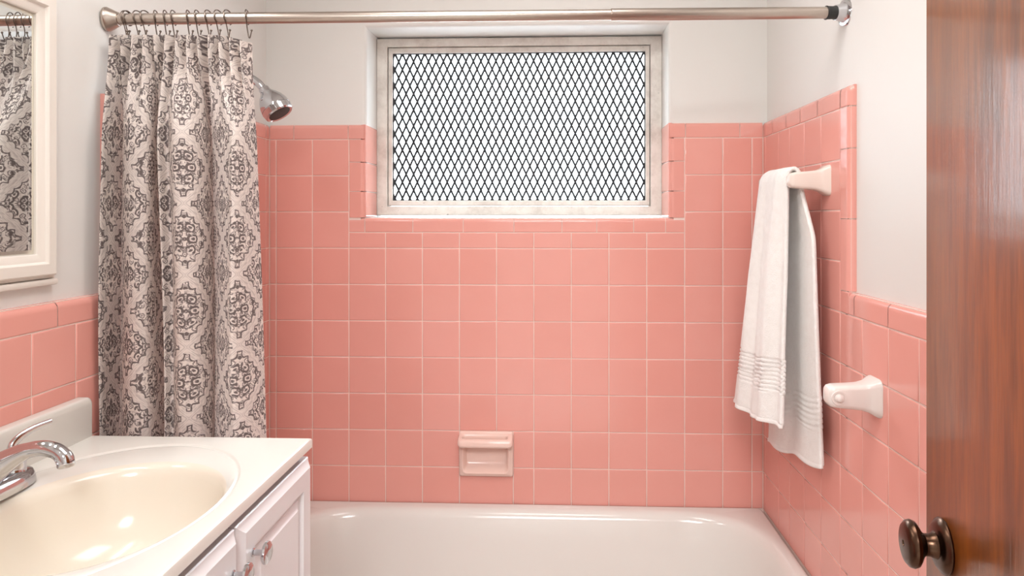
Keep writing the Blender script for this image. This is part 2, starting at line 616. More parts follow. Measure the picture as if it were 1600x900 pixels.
colx = [0.0] + [X0 + k * PX for k in range(0, 13)] + [1.4463, W]
SL, SR = colx[3], colx[12]       # inner edges of the strips beside the window (0.244, 1.25)
for i, (za, zb) in enumerate(zip(rows, rows[1:])):      # za upper, zb lower
    if za < TUBZ: break
    zb2 = max(zb, TUBZ - 0.004)
    for xa, xb in zip(colx, colx[1:]):
        if xa > SL - 0.002 and xb < SR + 0.002:
            if za > 1.16:
                continue
        if za < SZ1 + 0.01 and xb > SX0 + 0.01 and xa < SX1 - 0.01:    # tiles cut round the soap dish
            if xa < SX0 + 0.01:
                if zb < SZ0: put_tile(wall_back, 'back', xa, SX1, zb2, SZ0)
            else: put_tile(wall_back, 'back', SX1, xb, zb2, za)
            continue
        put_tile(wall_back, 'back', xa, xb, zb2, za)
# cut row below the window
for xa, xb in zip(colx[3:12], colx[4:13]):
    put_tile(wall_back, 'back', xa, xb, Z0 - 2 * P, 1.1988)
# caps on the top edge
for xa, xb in ((0.0, 0.0749), (0.0749, 0.2416), (0.2416, OX0)): put_tile(wall_back, 'back', xa, xb, CAPZ0, CAPZ1, 'up', name='bullnose_tile')
for xa, xb in ((OX1, 1.2517), (1.2517, 1.4109), (1.4109, W)): put_tile(wall_back, 'back', xa, xb, CAPZ0, CAPZ1, 'up', name='bullnose_tile')
# strips beside and below the opening, rounded into the reveal
for za, zb in ((1.2425, 1.3225), (1.3225, 1.4110), (1.4110, CAPZ0)):
    put_tile(wall_back, 'back', SL, OX0, za, zb, '+', name='bullnose_tile')
    put_tile(wall_back, 'back', OX1, SR, za, zb, '-', name='bullnose_tile')
bx = [SL, 0.2924, 0.4383, 0.5906, 0.743, 0.8864, 0.99, 1.099, 1.1933, SR]
for xa, xb in zip(bx, bx[1:]): put_tile(wall_back, 'back', xa, xb, 1.1988, 1.2440, 'up', name='bullnose_tile')
# tiles lining the reveal up to the cap height, and the sill
for za, zb in ((1.2440, 1.3225), (1.3225, 1.4110), (1.4110, 1.5262)):
    put_tile(wall_back, 'left', 0.004, 0.139, za, zb, plane=OX0 + 0.002)
    put_tile(wall_back, 'right', 0.004, 0.139, za, zb, plane=OX1 - 0.002)

# right wall: tub surround with a stepped edge, then the wainscot
YT0, YT1 = -0.5618, -0.6065     # edge strip of the tall part
WCAP1, WCAP0 = 1.0895, 1.0418
bm = bmesh.new()
box(bm, W + GD, XR + 0.004, -0.5965, 0.006, TUBZ - 0.35, CAPZ1 - 0.0095)
box(bm, W + 0.0036, XR + 0.004, -0.6005, 0.006, TUBZ - 0.35, CAPZ1 - 0.006)
box(bm, W + 0.0036, XR + 0.004, FRONT, -0.59, 0.0, WCAP1 - 0.006)
box(bm, W + 0.006, XR + 0.004, -0.6035, 0.0, TUBZ - 0.35, CAPZ1 - 0.003)
box(bm, W + GD, XR + 0.004, FRONT, -0.59, 0.0, WCAP1 - 0.0095)
box(bm, W + 0.006, XR + 0.004, FRONT, -0.59, 0.0, WCAP1 - 0.0015)
tag(build('grout_bed', bm, GROUT, wall_right), 'pale pink grout')
ry = [0.0, -0.0143 - 0.025, -0.1238 - 0.02] + [-0.2333 - k * P for k in range(0, 17)]
ry[1] = -0.0243
ry = [y for y in ry if y > FRONT]
ry.append(FRONT)
yk = [y for y in ry if y >= YT0 - 0.001]
for za, zb in zip(rows, rows[1:]):
    ys = yk if za > WCAP0 + 0.01 else ry
    for ya, yb in zip(ys, ys[1:]):
        if ya > -0.7 and za < TUBZ: continue
        lo = zb if ya < -0.7 else max(zb, TUBZ - 0.02)
        lo = max(lo, 0.0)
        if za - lo < 0.01: continue
        put_tile(wall_right, 'right', ya, yb, lo, za)
cy = [0.0, -0.015, -0.09, -0.2057, -0.3134, -0.4298, YT0]
for ya, yb in zip(cy, cy[1:]): put_tile(wall_right, 'right', ya, yb, CAPZ0, CAPZ1, 'up', name='bullnose_tile')
ct = obj('corner_tile', corner_mesh(abs(YT1 - YT0) - J, CAPZ1 - CAPZ0 - J), wall_right)
ct.matrix_local = Matrix.Translation((W, (YT0 + YT1) / 2, (CAPZ0 + CAPZ1) / 2)) @ frame_mat('right').to_4x4()
for za, zb in ((1.3911, CAPZ0), (1.2429, 1.3911), (1.0899, 1.2429)): put_tile(wall_right, 'right', YT0, YT1, za, zb, '+', name='bullnose_tile', turn=0.03)
put_tile(wall_right, 'right', YT0, YT1, WCAP0, 1.0899, name='bullnose_tile')
y = YT1
for yb in (-0.632, -0.7808, -0.9333, -1.0858, -1.2383, -1.3908, -1.5433, -1.6958, -1.8483, -2.0008, FRONT):
    put_tile(wall_right, 'right', y, yb, WCAP0, WCAP1, 'up', name='bullnose_tile')
    y = yb

# left wall: tub surround hidden mostly by the curtain, then the wainscot behind the vanity
bm = bmesh.new()
box(bm, XL - 0.004, -GD, -0.735, 0.006, TUBZ - 0.35, CAPZ1 - 0.04)
box(bm, XL - 0.004, -GD, FRONT, -0.73, 0.0, 1.1012 - 0.0095)
box(bm, XL - 0.004, -0.006, FRONT, -0.73, 0.0, 1.1012 - 0.0015)
box(bm, XL - 0.004, -0.006, -0.775, -0.72, 0.0, 1.486)
tag(build('grout_bed', bm, GROUT, wall_left), 'pale pink grout')
LTOP, LCAP = 1.1012, 1.0550
ly = [0.0, -0.0243, -0.1438] + [-0.2333 - k * P for k in range(0, 5)]
for za, zb in zip(rows, rows[1:]):
    if za < TUBZ: break
    for ya, yb in zip(ly, ly[1:]):
        put_tile(wall_left, 'left', ya, yb, max(zb, TUBZ - 0.02), za)
for ya, yb in zip(ly, ly[1:]):
    put_tile(wall_left, 'left', ya, yb, CAPZ0, CAPZ1 if ya > -0.45 else 1.4995, 'up', name='bullnose_tile')
LE0, LE1 = ly[-1], -0.7767
ztop = 1.4875
z = ztop
for zb in (1.40, 1.2516, 1.1012): 
    put_tile(wall_left, 'left', LE0, LE1, zb, z, '-', name='bullnose_tile')
    z = zb
lw = [LE0, -0.7600, -0.8693, -0.9775] + [-0.9775 - k * 0.1085 for k in range(1, 11)]
lw = [y for y in lw if y > FRONT] + [FRONT]
lrows = [LCAP, 0.9500, 0.8405, 0.7310, 0.6215, 0.5120, 0.4025, 0.2930, 0.1835, 0.0740, 0.0]
for za, zb in zip(lrows, lrows[1:]):
    for ya, yb in zip(lw, lw[1:]): put_tile(wall_left, 'left', ya, yb, zb, za)
y = LE0
for yb in (-0.775, -0.9171, -1.0596, -1.2021, -1.3446, -1.4871, -1.6296, -1.7721, -1.9146, FRONT):
    put_tile(wall_left, 'left', y, yb, LCAP, LTOP, 'up', name='bullnose_tile')
    y = yb

# ------------------------------------------------------------------ window
win = empty('window_1', (0, 0, 0))
tag(win, 'white wood framed window with obscure glass and diamond mesh above the tub', 'window', kind='structure')


def ring_frame(bm, o, i, y0, y1, prof=None):
    """rectangular frame between outer rect o and inner rect i (x0,x1,z0,z1), faces at y0 (room side) to y1"""
    def rc(q, y, d=0.0): return [(q[0] + d, y, q[2] + d), (q[1] - d, y, q[2] + d), (q[1] - d, y, q[3] - d), (q[0] + d, y, q[3] - d)]
    b = 0.0025
    loft(bm, [rc(o, y1), rc(o, y0 + b), rc(o, y0, b), rc(i, y0, -b), rc(i, y0 + b), rc(i, y1), rc(o, y1)])


FO = (0.2930, 1.2040, 1.2500, 1.8180)
FI = (0.3270, 1.1680, 1.2790, 1.7915)
bm = bmesh.new()
ring_frame(bm, FO, FI, 0.139, 0.21)
build('window_frame', bm, WFRAME, win)
SO = (0.3290, 1.1662, 1.2810, 1.7895)
SI = (0.3427, 1.1532, 1.2979, 1.7722)
bm = bmesh.new()
ring_frame(bm, SO, SI, 0.145, 0.20)
sash = build('sash', bm, WFRAME, win)
bm = bmesh.new()
box(bm, SI[0] - 0.004, SI[1] + 0.004, 0.164, 0.168, SI[2] - 0.004, SI[3] + 0.004)
build('pane', bm, GLASS, win)
# rim of the mesh and its strands
bm = bmesh.new()
ring_frame(bm, (SI[0] - 0.001, SI[1] + 0.001, SI[2] - 0.001, SI[3] + 0.001), (SI[0] + 0.0026, SI[1] - 0.0026, SI[2] + 0.0026, SI[3] - 0.0026), 0.154, 0.159)
build('mesh_rim', bm, MESHM, win)
bm = bmesh.new()
dw, dh = 0.02425, 0.0519
x0, x1, z0, z1 = SI
slope = dh / dw
def strand(bm, xa, za, xb, zb, yy, hw=0.0031):
    d = Vector((xb - xa, 0, zb - za)).normalized()
    n = Vector((-d.z, 0, d.x)) * hw
    a, b = Vector((xa, yy, za)), Vector((xb, yy, zb))
    t = Vector((0, 0.0016, 0))
    q = [a + n, a - n, b - n, b + n]
    vs = [bm.verts.new(p - t) for p in q] + [bm.verts.new(p + t) for p in q]
    for f in ((0, 1, 2, 3), (7, 6, 5, 4), (0, 4, 5, 1), (1, 5, 6, 2), (2, 6, 7, 3), (3, 7, 4, 0)): bm.faces.new([vs[i] for i in f])
Hh = z1 - z0
k0 = x0 + 0.0062
for sgn in (1, -1):
    for k in range(-12, 48):
        xa = k0 + k * dw
        # line x = xa + sgn*(z1 - z)/slope from the top down
        pa, pb = (xa, z1), (xa + sgn * Hh / slope, z0)
        def clip(p, q):
            (ax, az), (bx_, bz) = p, q
            t0, t1 = 0.0, 1.0
            dx = bx_ - ax
            for lim, s in ((x0, 1), (x1, -1)):
                fa, fb = s * (ax - lim), s * (bx_ - lim)
                if fa < 0 and fb < 0: return None
                if fa < 0: t0 = max(t0, fa / (fa - fb))
                if fb < 0: t1 = min(t1, fa / (fa - fb))
            if t1 - t0 < 0.01: return None
            return (ax + dx * t0, az + (bz - az) * t0, ax + dx * t1, az + (bz - az) * t1)
        c = clip(pa, pb)
        if c: strand(bm, c[0], c[1], c[2], c[3], 0.157 + sgn * 0.0012)
m = build('diamond_mesh', bm, MESHM, win)
tag(m, 'black diamond steel mesh', kind='stuff')

# ------------------------------------------------------------------ bathtub
def superell(cx, cy, ax, ay, n, N=96, x_flat=0.0):
    """rounded opening, stretched along x by a straight run of half length x_flat"""
    out = []
    for i in range(N):
        t = 2 * PI * i / N
        c, s = math.cos(t), math.sin(t)
        x = math.copysign(abs(c) ** (2 / n), c) * ax
        y = math.copysign(abs(s) ** (2 / n), s) * ay
        x += math.copysign(x_flat, c) if abs(c) > 1e-6 else 0
        out.append((cx + x, cy + y))
    return out


def rect_like(x0, x1, y0, y1, cx, cy, pts, r=0.0):
    out = []
    for px, py in pts:
        dx, dy = px - cx, py - cy
        tx = (x1 - cx) / dx if dx > 1e-9 else ((x0 - cx) / dx if dx < -1e-9 else 1e9)
        ty = (y1 - cy) / dy if dy > 1e-9 else ((y0 - cy) / dy if dy < -1e-9 else 1e9)
        t = min(tx, ty)
        out.append((cx + dx * t, cy + dy * t))
    return out


bm = bmesh.new()
tcx, tcy = 0.775, -0.340
def op(d, n=2.9): return superell(tcx, tcy, 0.27 - d, 0.290 - d, n, 128, 0.392)
base = op(0)
def ringz(pts, z): return [(x, y, z) for x, y in pts]
TX0, TX1, TY0, TY1 = 0.003, W - 0.003, -0.70, -0.003
rr = []
rr.append(ringz(rect_like(TX0, TX1, TY0, TY1, tcx, tcy, base), 0.002))
rr.append(ringz(rect_like(TX0, TX1, TY0, TY1, tcx, tcy, base), TUBZ - 0.012))
rr.append(ringz(rect_like(TX0 + .003, TX1 - .003, TY0 + .003, TY1 - .003, tcx, tcy, base), TUBZ - 0.004))
rr.append(ringz(rect_like(TX0 + .01, TX1 - .01, TY0 + .01, TY1 - .006, tcx, tcy, base), TUBZ))
rr.append(ringz(op(-0.022), TUBZ))
for d, z in ((-0.012, -0.0015), (-0.004, -0.006), (0.003, -0.013), (0.008, -0.024), (0.016, -0.05), (0.032, -0.12), (0.05, -0.20), (0.068, -0.27), (0.085, -0.305), (0.11, -0.325), (0.15, -0.335), (0.22, -0.338)):
    rr.append(ringz(op(d, 2.9 if d < 0.1 else 2.6), TUBZ + z))
loft(bm, rr, True, False, True)
tub = empty('bathtub')
tag(tub, 'white enamel bathtub set against the pink tiled back wall', 'bathtub')
build('basin', bm, TUBM, tub, 50)
bm = bmesh.new()
lathe(bm, (0.30, tcy, TUBZ - 0.338), (0, 0, 1), [(0, 0.024), (0.002, 0.024), (0.003, 0.02), (0.0031, 0.0)], 24)
build('drain', bm, CHROME, tub)

# ------------------------------------------------------------------ soap dish
soap = empty('soap_dish', (0.6605, 0, 0.4715))
tag(soap, 'pale pink ceramic soap dish with a grab bar on the back wall', 'soap dish')
bm = bmesh.new()
hw, hh = 0.0805, 0.134
def rr2(x0, x1, z0, z1, y, r, n=5):
    out = []
    for cx, cz, a0 in ((x1 - r, z0 + r, -90), (x1 - r, z1 - r, 0), (x0 + r, z1 - r, 90), (x0 + r, z0 + r, 180)):
        for k in range(n):
            a = math.radians(a0 + 90 * k / (n - 1))
            out.append((cx + r * math.cos(a), y, cz + r * math.sin(a)))
    return out
# body with a recess let into the wall
loft(bm, [rr2(-hw + .005, hw - .005, 0.005, hh - .005, 0.0125, 0.006), rr2(-hw + .005, hw - .005, 0.005, hh - .005, -0.0005, 0.006), rr2(-hw, hw, 0, hh, -0.0005, 0.006), rr2(-hw, hw, 0, hh, -0.008, 0.006), rr2(-hw + .002, hw - .002, .002, hh - .002, -0.0115, 0.006),
          rr2(-hw + .006, hw - .006, .006, hh - .006, -0.013, 0.009),
          rr2(-0.0725, 0.0705, 0.0085, 0.100, -0.0155, 0.014), rr2(-0.0705, 0.0685, 0.0105, 0.098, -0.0170, 0.014), rr2(-0.0685, 0.0665, 0.0125, 0.096, -0.0165, 0.013), rr2(-0.066, 0.064, 0.0155, 0.094, -0.012, 0.012),
          rr2(-0.062, 0.060, 0.024, 0.090, 0.003, 0.009), rr2(-0.060, 0.058, 0.034, 0.088, 0.0095, 0.006), rr2(-0.056, 0.054, 0.039, 0.085, 0.011, 0.005)], True, False, True)
build('dish', bm, SOAPM, soap, 40)
# grab bar: a loop sloping out from the top of the dish with a slot through it
bm = bmesh.new()
def loop(x0, x1, y0, y1, h, r, n=6):
    out = []
    for cx, cy, a0 in ((x1 - r, y0 + r, -90), (x1 - r, y1 - r, 0), (x0 + r, y1 - r, 90), (x0 + r, y0 + r, 180)):
        for k in range(n):
            a = math.radians(a0 + 90 * k / (n - 1))
            yy = cy + r * math.sin(a)
            out.append((cx + r * math.cos(a), yy, 0.1325 + 0.30 * (yy + 0.004) + h))
    return out
O = lambda h, d: loop(-hw - 0.001 + d, hw + 0.001 - d, -0.052 + d, -0.003, h, 0.011)
I = lambda h, d: loop(-0.0675 - d, 0.0635 + d, -0.039 - d, -0.0195 + d, h, 0.0085)
TH = -0.0225
loft(bm, [O(TH + .007, 0), O(-.007, 0), O(-.002, .002), O(0, .006), I(0, .003), I(-.002, .001), I(-.005, 0), I(TH + .004, 0), I(TH, .002), O(TH, .007), O(TH + .002, .002), O(TH + .007, 0)])
build('grab_bar', bm, SOAPM, soap, 40)

# ------------------------------------------------------------------ shower head
sh = empty('shower_fixture', (XL, -0.35, 1.565))
tag(sh, 'chrome shower head on a bent arm beside the curtain', 'shower head')
def loc_pts(pts, o): return [tuple(a - b for a, b in zip(p, o)) for p in pts]
so = (XL, -0.35, 1.565)
arm = spline([(XL, -0.35, 1.612), (0.04, -0.35, 1.611), (0.086, -0.35, 1.601), (0.112, -0.35, 1.587), (0.131, -0.351, 1.567)], 6)
bm = bmesh.new()
tube(bm, loc_pts(arm, so), 0.0105, 16)
build('arm', bm, CHROME, sh)
bm = bmesh.new()
lathe(bm, loc_pts([(XL, -0.35, 1.612)], so)[0], (1, 0, 0), [(0, 0.03), (0.003, 0.03), (0.010, 0.022), (0.012, 0.011)], 28)
build('flange', bm, CHROME, sh)
hd = Vector((0.54, -0.06, -0.80)).normalized()
ho = Vector((0.126, -0.350, 1.574)) - Vector(so)
bm = bmesh.new()
lathe(bm, ho, hd, [(0, 0.010), (0.004, 0.0135), (0.012, 0.014), (0.018, 0.017), (0.026, 0.024), (0.038, 0.0315), (0.052, 0.0365), (0.062, 0.0378), (0.064, 0.0378), (0.0645, 0.0368), (0.066, 0.0368), (0.0665, 0.0385), (0.080, 0.0365), (0.083, 0.033), (0.081, 0.028)], 40)
build('head', bm, CHROME, sh)
bm = bmesh.new()
lathe(bm, ho + hd * 0.0795, hd, [(0, 0.0285), (0.0022, 0.028), (0.003, 0.024), (0.0032, 0.0)], 32)
tag(build('spray_face', bm, DARK, sh), 'dark spray face')

# ------------------------------------------------------------------ curtain rod
RA, RB = Vector((XL, -0.757, 1.6355)), Vector((XR, -0.553, 1.6895))
rd = (RB - RA).normalized()
RL = (RB - RA).length
rod = empty('curtain_rod', RA)
tag(rod, 'brushed nickel telescoping shower curtain rod across the tub', 'curtain rod')
bm = bmesh.new()
lathe(bm, rd * 0.02, rd, [(0, 0.0112), (RL * 0.70, 0.0112)], 28)
build('inner_tube', bm, NICKEL, rod)
bm = bmesh.new()
lathe(bm, rd * RL * 0.66, rd, [(0, 0.0113), (0.001, 0.0127), (RL * 0.34 - 0.042, 0.0127)], 28)
build('outer_tube', bm, NICKEL, rod)
bm = bmesh.new()
lathe(bm, (0, 0, 0), rd, [(0.0, 0.0235), (0.004, 0.0240), (0.006, 0.0225), (0.011, 0.0205), (0.018, 0.0165), (0.024, 0.0135), (0.0245, 0.0118)], 36)
build('end_cup', bm, NICKEL, rod)
bm = bmesh.new()
lathe(bm, rd * RL, -rd, [(0.0, 0.0285), (0.003, 0.029), (0.006, 0.0275), (0.007, 0.021), (0.014, 0.0185), (0.026, 0.016), (0.0265, 0.012)], 36)
build('end_cup', bm, CHROME, rod)
bm = bmesh.new()
lathe(bm, rd * (RL - 0.026), -rd, [(0, 0.0148), (0.006, 0.0138), (0.018, 0.0142), (0.019, 0.0150), (0.0205, 0.0150), (0.021, 0.0127)], 30)
tag(build('collar', bm, BLACK, rod), 'black rubber collar')


def rod_at(x): return RA + rd * ((x - RA.x) / rd.x)


# ------------------------------------------------------------------ shower curtain
CP = [(0.0035, -.005), (0.0211, -.026), (0.0130, .036), (0.0258, .030), (0.0540, -.018), (0.0820, -.042), (0.1051, -.028), (0.0865, .062), (0.0959, .046), (0.1203, -.018),
      (0.1305, -.006), (0.1604, -.044), (0.1880, -.034), (0.1907, 0.006), (0.1779, .060), (0.1884, .040), (0.2136, 0.004), (0.2403, -.026), (0.2570, -.040), (0.2700, -.022), (0.2765, .004), (0.2775, .036)]
mid = spline(CP, 12)
nP = len(mid)
arc = [0.0]
for a, b in zip(mid, mid[1:]): arc.append(arc[-1] + math.dist(a, b))
bm = bmesh.new()
uvl = bm.loops.layers.uv.new('UVMap')
NZ = 150
ZB = 0.20
grid = []
ringx = [0.006, 0.023, 0.042, 0.056, 0.076, 0.094, 0.109, 0.137, 0.154, 0.175, 0.194, 0.212, 0.249]
for j in range(NZ + 1):
    h = j / NZ
    h = h ** 1.25
    row = []
    for i, (mx, dy) in enumerate(mid):
        s = i / (nP - 1)
        # top: finer pleats gathered on the hooks, spread evenly
        tx = -0.003 + s * 0.257
        ph = s * 13
        tdy = 0.016 * math.cos(2 * PI * ph) - 0.004
        rod_y = rod_at(max(tx, 0)).y - 0.012 * (1 - s)
        k = min(1.0, h / 0.16)
        k = k * k * (3 - 2 * k)
        xs = mx * (0.962 + 0.140 * h)
        xs = max(xs - 0.006 * (1 - s), 0.0120 + 0.02 * s if dy < 0.01 else 0.0130)
        x = tx * (1 - k) + xs * k
        yb = -0.797 + 0.13 * max(xs, 0)
        amp = 1.0 + 0.12 * math.sin(5 * h + i * 0.05)
        y = (rod_y + tdy) * (1 - k) + (yb + dy * amp) * k
        # folds wander a little on the way down
        x += k * 0.0035 * math.sin(7.0 * h + s * 9)
        y += k * 0.004 * math.sin(11.0 * h + s * 23)
        x = max(x, 0.0015 * s - 0.0118)
        if y > -0.781: x = max(x, 0.003 + 0.002 * s)
        sag = 0.006 * (0.5 - 0.5 * math.cos(2 * PI * ph)) * (1 - k)
        ztop = rod_at(x).z - 0.032 - 0.015 * max(0, s - 0.8) * 5 * s
        z = ztop - sag - (ztop - ZB) * h
        row.append(bm.verts.new((x, y, z)))
    grid.append(row)
for j in range(NZ):
    for i in range(nP - 1):
        f = bm.faces.new((grid[j][i], grid[j + 1][i], grid[j + 1][i + 1], grid[j][i + 1]))
        for lp, (ii, jj) in zip(f.loops, ((i, j), (i, j + 1), (i + 1, j + 1), (i + 1, j))):
            lp[uvl].uv = (arc[ii], grid[jj][ii].co.z)
cur = build('shower_curtain', bm, CLOTH, None, 180)
tag(cur, 'cream shower curtain printed with grey scrollwork diamonds, gathered at left', 'curtain')

# hooks: a ring over the rod and a crossed tail with ball ends in the cloth
bm = bmesh.new()
pts = []
for k in range(0, 22):
    a = math.radians(-60 + 300 * k / 21)
    pts.append((0.0012 * math.sin(k * 0.4), 0.0148 * math.cos(a), 0.0148 * math.sin(a) + 0.0015))
pts += [(0.001, -0.004, -0.020), (0.002, -0.002, -0.030), (0.004, -0.0035, -0.039), (0.0065, -0.006, -0.041), (0.0085, -0.008, -0.037), (0.011, -0.009, -0.027)]
pts = [tuple(p) for p in pts]
tube(bm, spline(pts, 2), 0.00115, 6)
hook_me = mesh_of('wire', bm, HOOKM, 60)
bm = bmesh.new()
bmesh.ops.create_uvsphere(bm, u_segments=8, v_segments=6, radius=0.0024, matrix=Matrix.Translation((0.011, -0.009, -0.0265)))
ball_me = mesh_of('ball_end', bm, HOOKM, 60)
ordn = ['leftmost', 'second', 'third', 'fourth', 'fifth', 'sixth', 'seventh', 'eighth', 'ninth', 'tenth', 'eleventh', 'twelfth', 'rightmost']
for k, hx in enumerate(ringx):
    p = rod_at(max(hx, 0.020))
    e = empty('curtain_hook', p, random.uniform(-0.35, 0.15) + math.atan2(rd.y, rd.x))
    lab = 'thin steel curtain hook on the rod, %s' % ordn[k] + (' of the row' if k in (0, 12) else ' counted from the left wall')
    tag(e, lab, 'curtain hook', 'hooks holding the shower curtain')
    obj('wire', hook_me, e)
    obj('ball_end', ball_me, e)

# ------------------------------------------------------------------ towel bar and towel
def holder(root, y, mat, tipx, ztip0, ztip1, zw0, zw1, half):
    """ceramic post: a tapering arm flaring into a flange on the wall; local origin at the root"""
    bm = bmesh.new()
    zc = (ztip0 + ztip1) / 2
    L = W - tipx
    st = [(0.0, .62, .75), (0.004, .88, .92), (0.012, 1.0, 1.0), (L * 0.45, 1.12, 1.02), (L * 0.66, 1.22, 1.06), (L * 0.80, 1.42, 1.18), (L * 0.91, 1.75, 1.45), (L * 0.97, 1.9, 1.62), (L, 1.93, 1.66)]
    h0 = (ztip1 - ztip0) / 2
    hw_ = (zw1 - zw0) / 2
    rings = []
    for d, sz, sy in st:
        hz = h0 * sz if sz <= 1 else h0 + (hw_ - h0) * (sz - 1) / 0.93
        hy = half * sy
        cz = zc + ((zw0 + zw1) / 2 - zc) * d / L
        r_ = min(hz, hy) * 0.42
        ring = []
        for cy_, cz_, a0 in ((hy - r_, -hz + r_, -90), (hy - r_, hz - r_, 0), (-hy + r_, hz - r_, 90), (-hy + r_, -hz + r_, 180)):
            for k in range(5):
                a = math.radians(a0 + 22.5 * k)
                ring.append((tipx + d - root.location.x, y + cy_ + r_ * math.cos(a) - root.location.y, cz + cz_ + r_ * math.sin(a) - root.location.z))
        rings.append(ring)
    loft(bm, rings, True, True, True)
    return build('post', bm, mat, root, 50)


tb = empty('towel_bar', (W, -0.49, 1.29))
tag(tb, 'cream ceramic towel bar on the right wall above the holder post', 'towel bar')
holder(tb, -0.488, CERAM, 1.392, 1.3115, 1.3475, 1.2945, 1.364, 0.0155)
holder(tb, -0.270, CERAM, 1.392, 1.3115, 1.3475, 1.2945, 1.364, 0.0155)
bm = bmesh.new()
lathe(bm, (1.410 - W, 0.0, 1.330 - 1.29), (0, 1, 0), [(0, 0.0070), (0.22, 0.0070)], 20)
build('bar', bm, CERAM, tb)


def interp(t, ks):
    for (a, va), (b, vb) in zip(ks, ks[1:]):
        if t <= b:
            u = max(0, (t - a) / (b - a))
            u = u * u * (3 - 2 * u)
            return va + (vb - va) * u
    return ks[-1][1]


def towel():
    """one folded strip over the bar. s: 0 front hem .. 1 back hem; t: 0 far edge .. 1 near edge"""
    bm = bmesh.new()
    NT_, NS = 72, 600
    bar = Vector((1.410, 0, 1.330))
    RBAR = 0.0155
    g = []
    for j in range(NS + 1):
        row = []
        for i in range(NT_ + 1):
            t = i / NT_
            # front part 0..0.44, over the bar 0.44..0.54, back 0.54..1
            s = j / NS
            zf = 0.742 + 0.020 * t + 0.004 * math.sin(t * 9)           # front hem height
            zb = 0.630 + 0.066 * t + 0.005 * math.sin(t * 11 + 1)      # back hem height
            if s < 0.46:
                q = s / 0.46                                   # 0 hem, 1 top
                z = zf + (bar.z - zf) * q
                dn = 1 - q
                x = bar.x - RBAR - 0.012 * math.sin(PI * t) ** 0.7 - 0.026 * dn * (1 - t) - 0.014 * dn
                fold = 0.0075 * math.sin(t * 13.5 + 1.2 * dn) + 0.0045 * math.sin(t * 27 + 0.7 + 2 * dn)
                x += fold * (0.35 + 0.65 * min(1, dn * 2.5))
                yfar = -0.262 + 0.108 * dn ** 0.8
                ynear = -0.471 - 0.008 * dn + 0.012 * math.sin(dn * 3)
                # gather towards the bar
                rib = 0
                zz = (z - zf)
                if 0.072 < zz < 0.153:
                    ph = (zz - 0.072) / 0.0101
                    rib = -0.0032 * max(0, math.sin(2 * PI * ph)) + 0.0024
                if zz < 0.008: rib = -0.0022
                x += rib
                if t < 0.06: x += (0.06 - t) / 0.06 * 0.008
            elif s < 0.54:
                a = (s - 0.46) / 0.08 * PI
                f0 = 0.0075 * math.sin(t * 13.5) * 0.35 + 0.0045 * math.sin(t * 27 + 0.7) * 0.35
                k = a / PI
                Rz = RBAR + 0.012
                x = bar.x - math.cos(a) * RBAR + (f0 - 0.012 * math.sin(PI * t) ** 0.7) * (1 - k)
                z = bar.z + math.sin(a) * Rz
                if t < 0.25: z -= (0.25 - t) * 0.02 * math.sin(a)
                if t < 0.06: x += (0.06 - t) / 0.06 * 0.008 * (1 - k)
                yfar, ynear = -0.262, -0.471
            else:
                q = (s - 0.54) / 0.46
                z = bar.z + (zb - bar.z) * q
                x = bar.x + RBAR + 0.012 * min(1, q * 5) + 0.010 * q
                x = min(x + 0.004 * math.sin(t * 12 + 2 * q) * q, W - 0.0125)
                yfar = -0.262 + 0.105 * q
                qs = min(1, q / 0.24)
                ynear = -0.471 - 0.042 * qs * qs * (3 - 2 * qs) - 0.020 * q
                zz = z - zb
                if 0.082 < zz < 0.158: x -= 0.0020 * max(0, math.sin(2 * PI * (zz - 0.082) / 0.0126)) - 0.001
                if zz < 0.008: x -= 0.002
            y = yfar + (ynear - yfar) * t
            row.append(bm.verts.new((x, y, z)))
        g.append(row)
    for j in range(NS):
        for i in range(NT_):
            bm.faces.new((g[j][i], g[j][i + 1], g[j + 1][i + 1], g[j + 1][i]))
    return bm


tw = build('towel', towel(), TERRY, None, 180)
tag(tw, 'white terry towel with ribbed bands hanging over the towel bar', 'towel')
so_ = tw.modifiers.new('thickness', 'SOLIDIFY')
so_.thickness = 0.009
so_.offset = 0.0
so_.use_even_offset = False

# ------------------------------------------------------------------ lower ceramic post
ph_ = empty('holder_post', (W, -0.745, 0.86))
tag(ph_, 'white ceramic paper holder post with a round boss on the right wall', 'holder')
holder(ph_, -0.728, CERAMW, 1.386, 0.8835, 0.9245, 0.866, 0.9395, 0.020)
bm = bmesh.new()
bo = Vector((1.403 - W, -0.7475 + 0.745, 0.9035 - 0.86))
lathe(bm, bo, (0, -1, 0), [(-0.004, 0.0145), (0.0, 0.0145), (0.0018, 0.0135), (0.0016, 0.0105), (-0.001, 0.0085), (0.004, 0.0075), (0.008, 0.0058), (0.0095, 0.003), (0.0098, 0.0)], 24)
build('boss', bm, CERAMW, ph_)

# ------------------------------------------------------------------ vanity cabinet
VX, VY0, VY1, VZ = 0.408, -1.455, -0.857, 0.8285
van = empty('vanity_cabinet', (0.2, -1.155, 0))
tag(van, 'white vanity cabinet with raised panel doors under the sink', 'cabinet')
vo = Vector((0.2, -1.155, 0))
def vbox(bm, x0, x1, y0, y1, z0, z1, b=0.0): box(bm, x0 - vo.x, x1 - vo.x, y0 - vo.y, y1 - vo.y, z0, z1, b)
bm = bmesh.new()
vbox(bm, 0.003, VX, VY1 - 0.016, VY1, 0.0, VZ, 0.001)
vbox(bm, 0.003, VX, VY0, VY0 + 0.016, 0.0, VZ, 0.001)
vbox(bm, 0.003, 0.012, VY0 + 0.016, VY1 - 0.016, 0.1, VZ)
vbox(bm, 0.012, VX - 0.02, VY0 + 0.016, VY1 - 0.016, 0.10, 0.116)
vbox(bm, VX - 0.018, VX, VY0 + 0.016, VY1 - 0.016, 0.80, VZ)
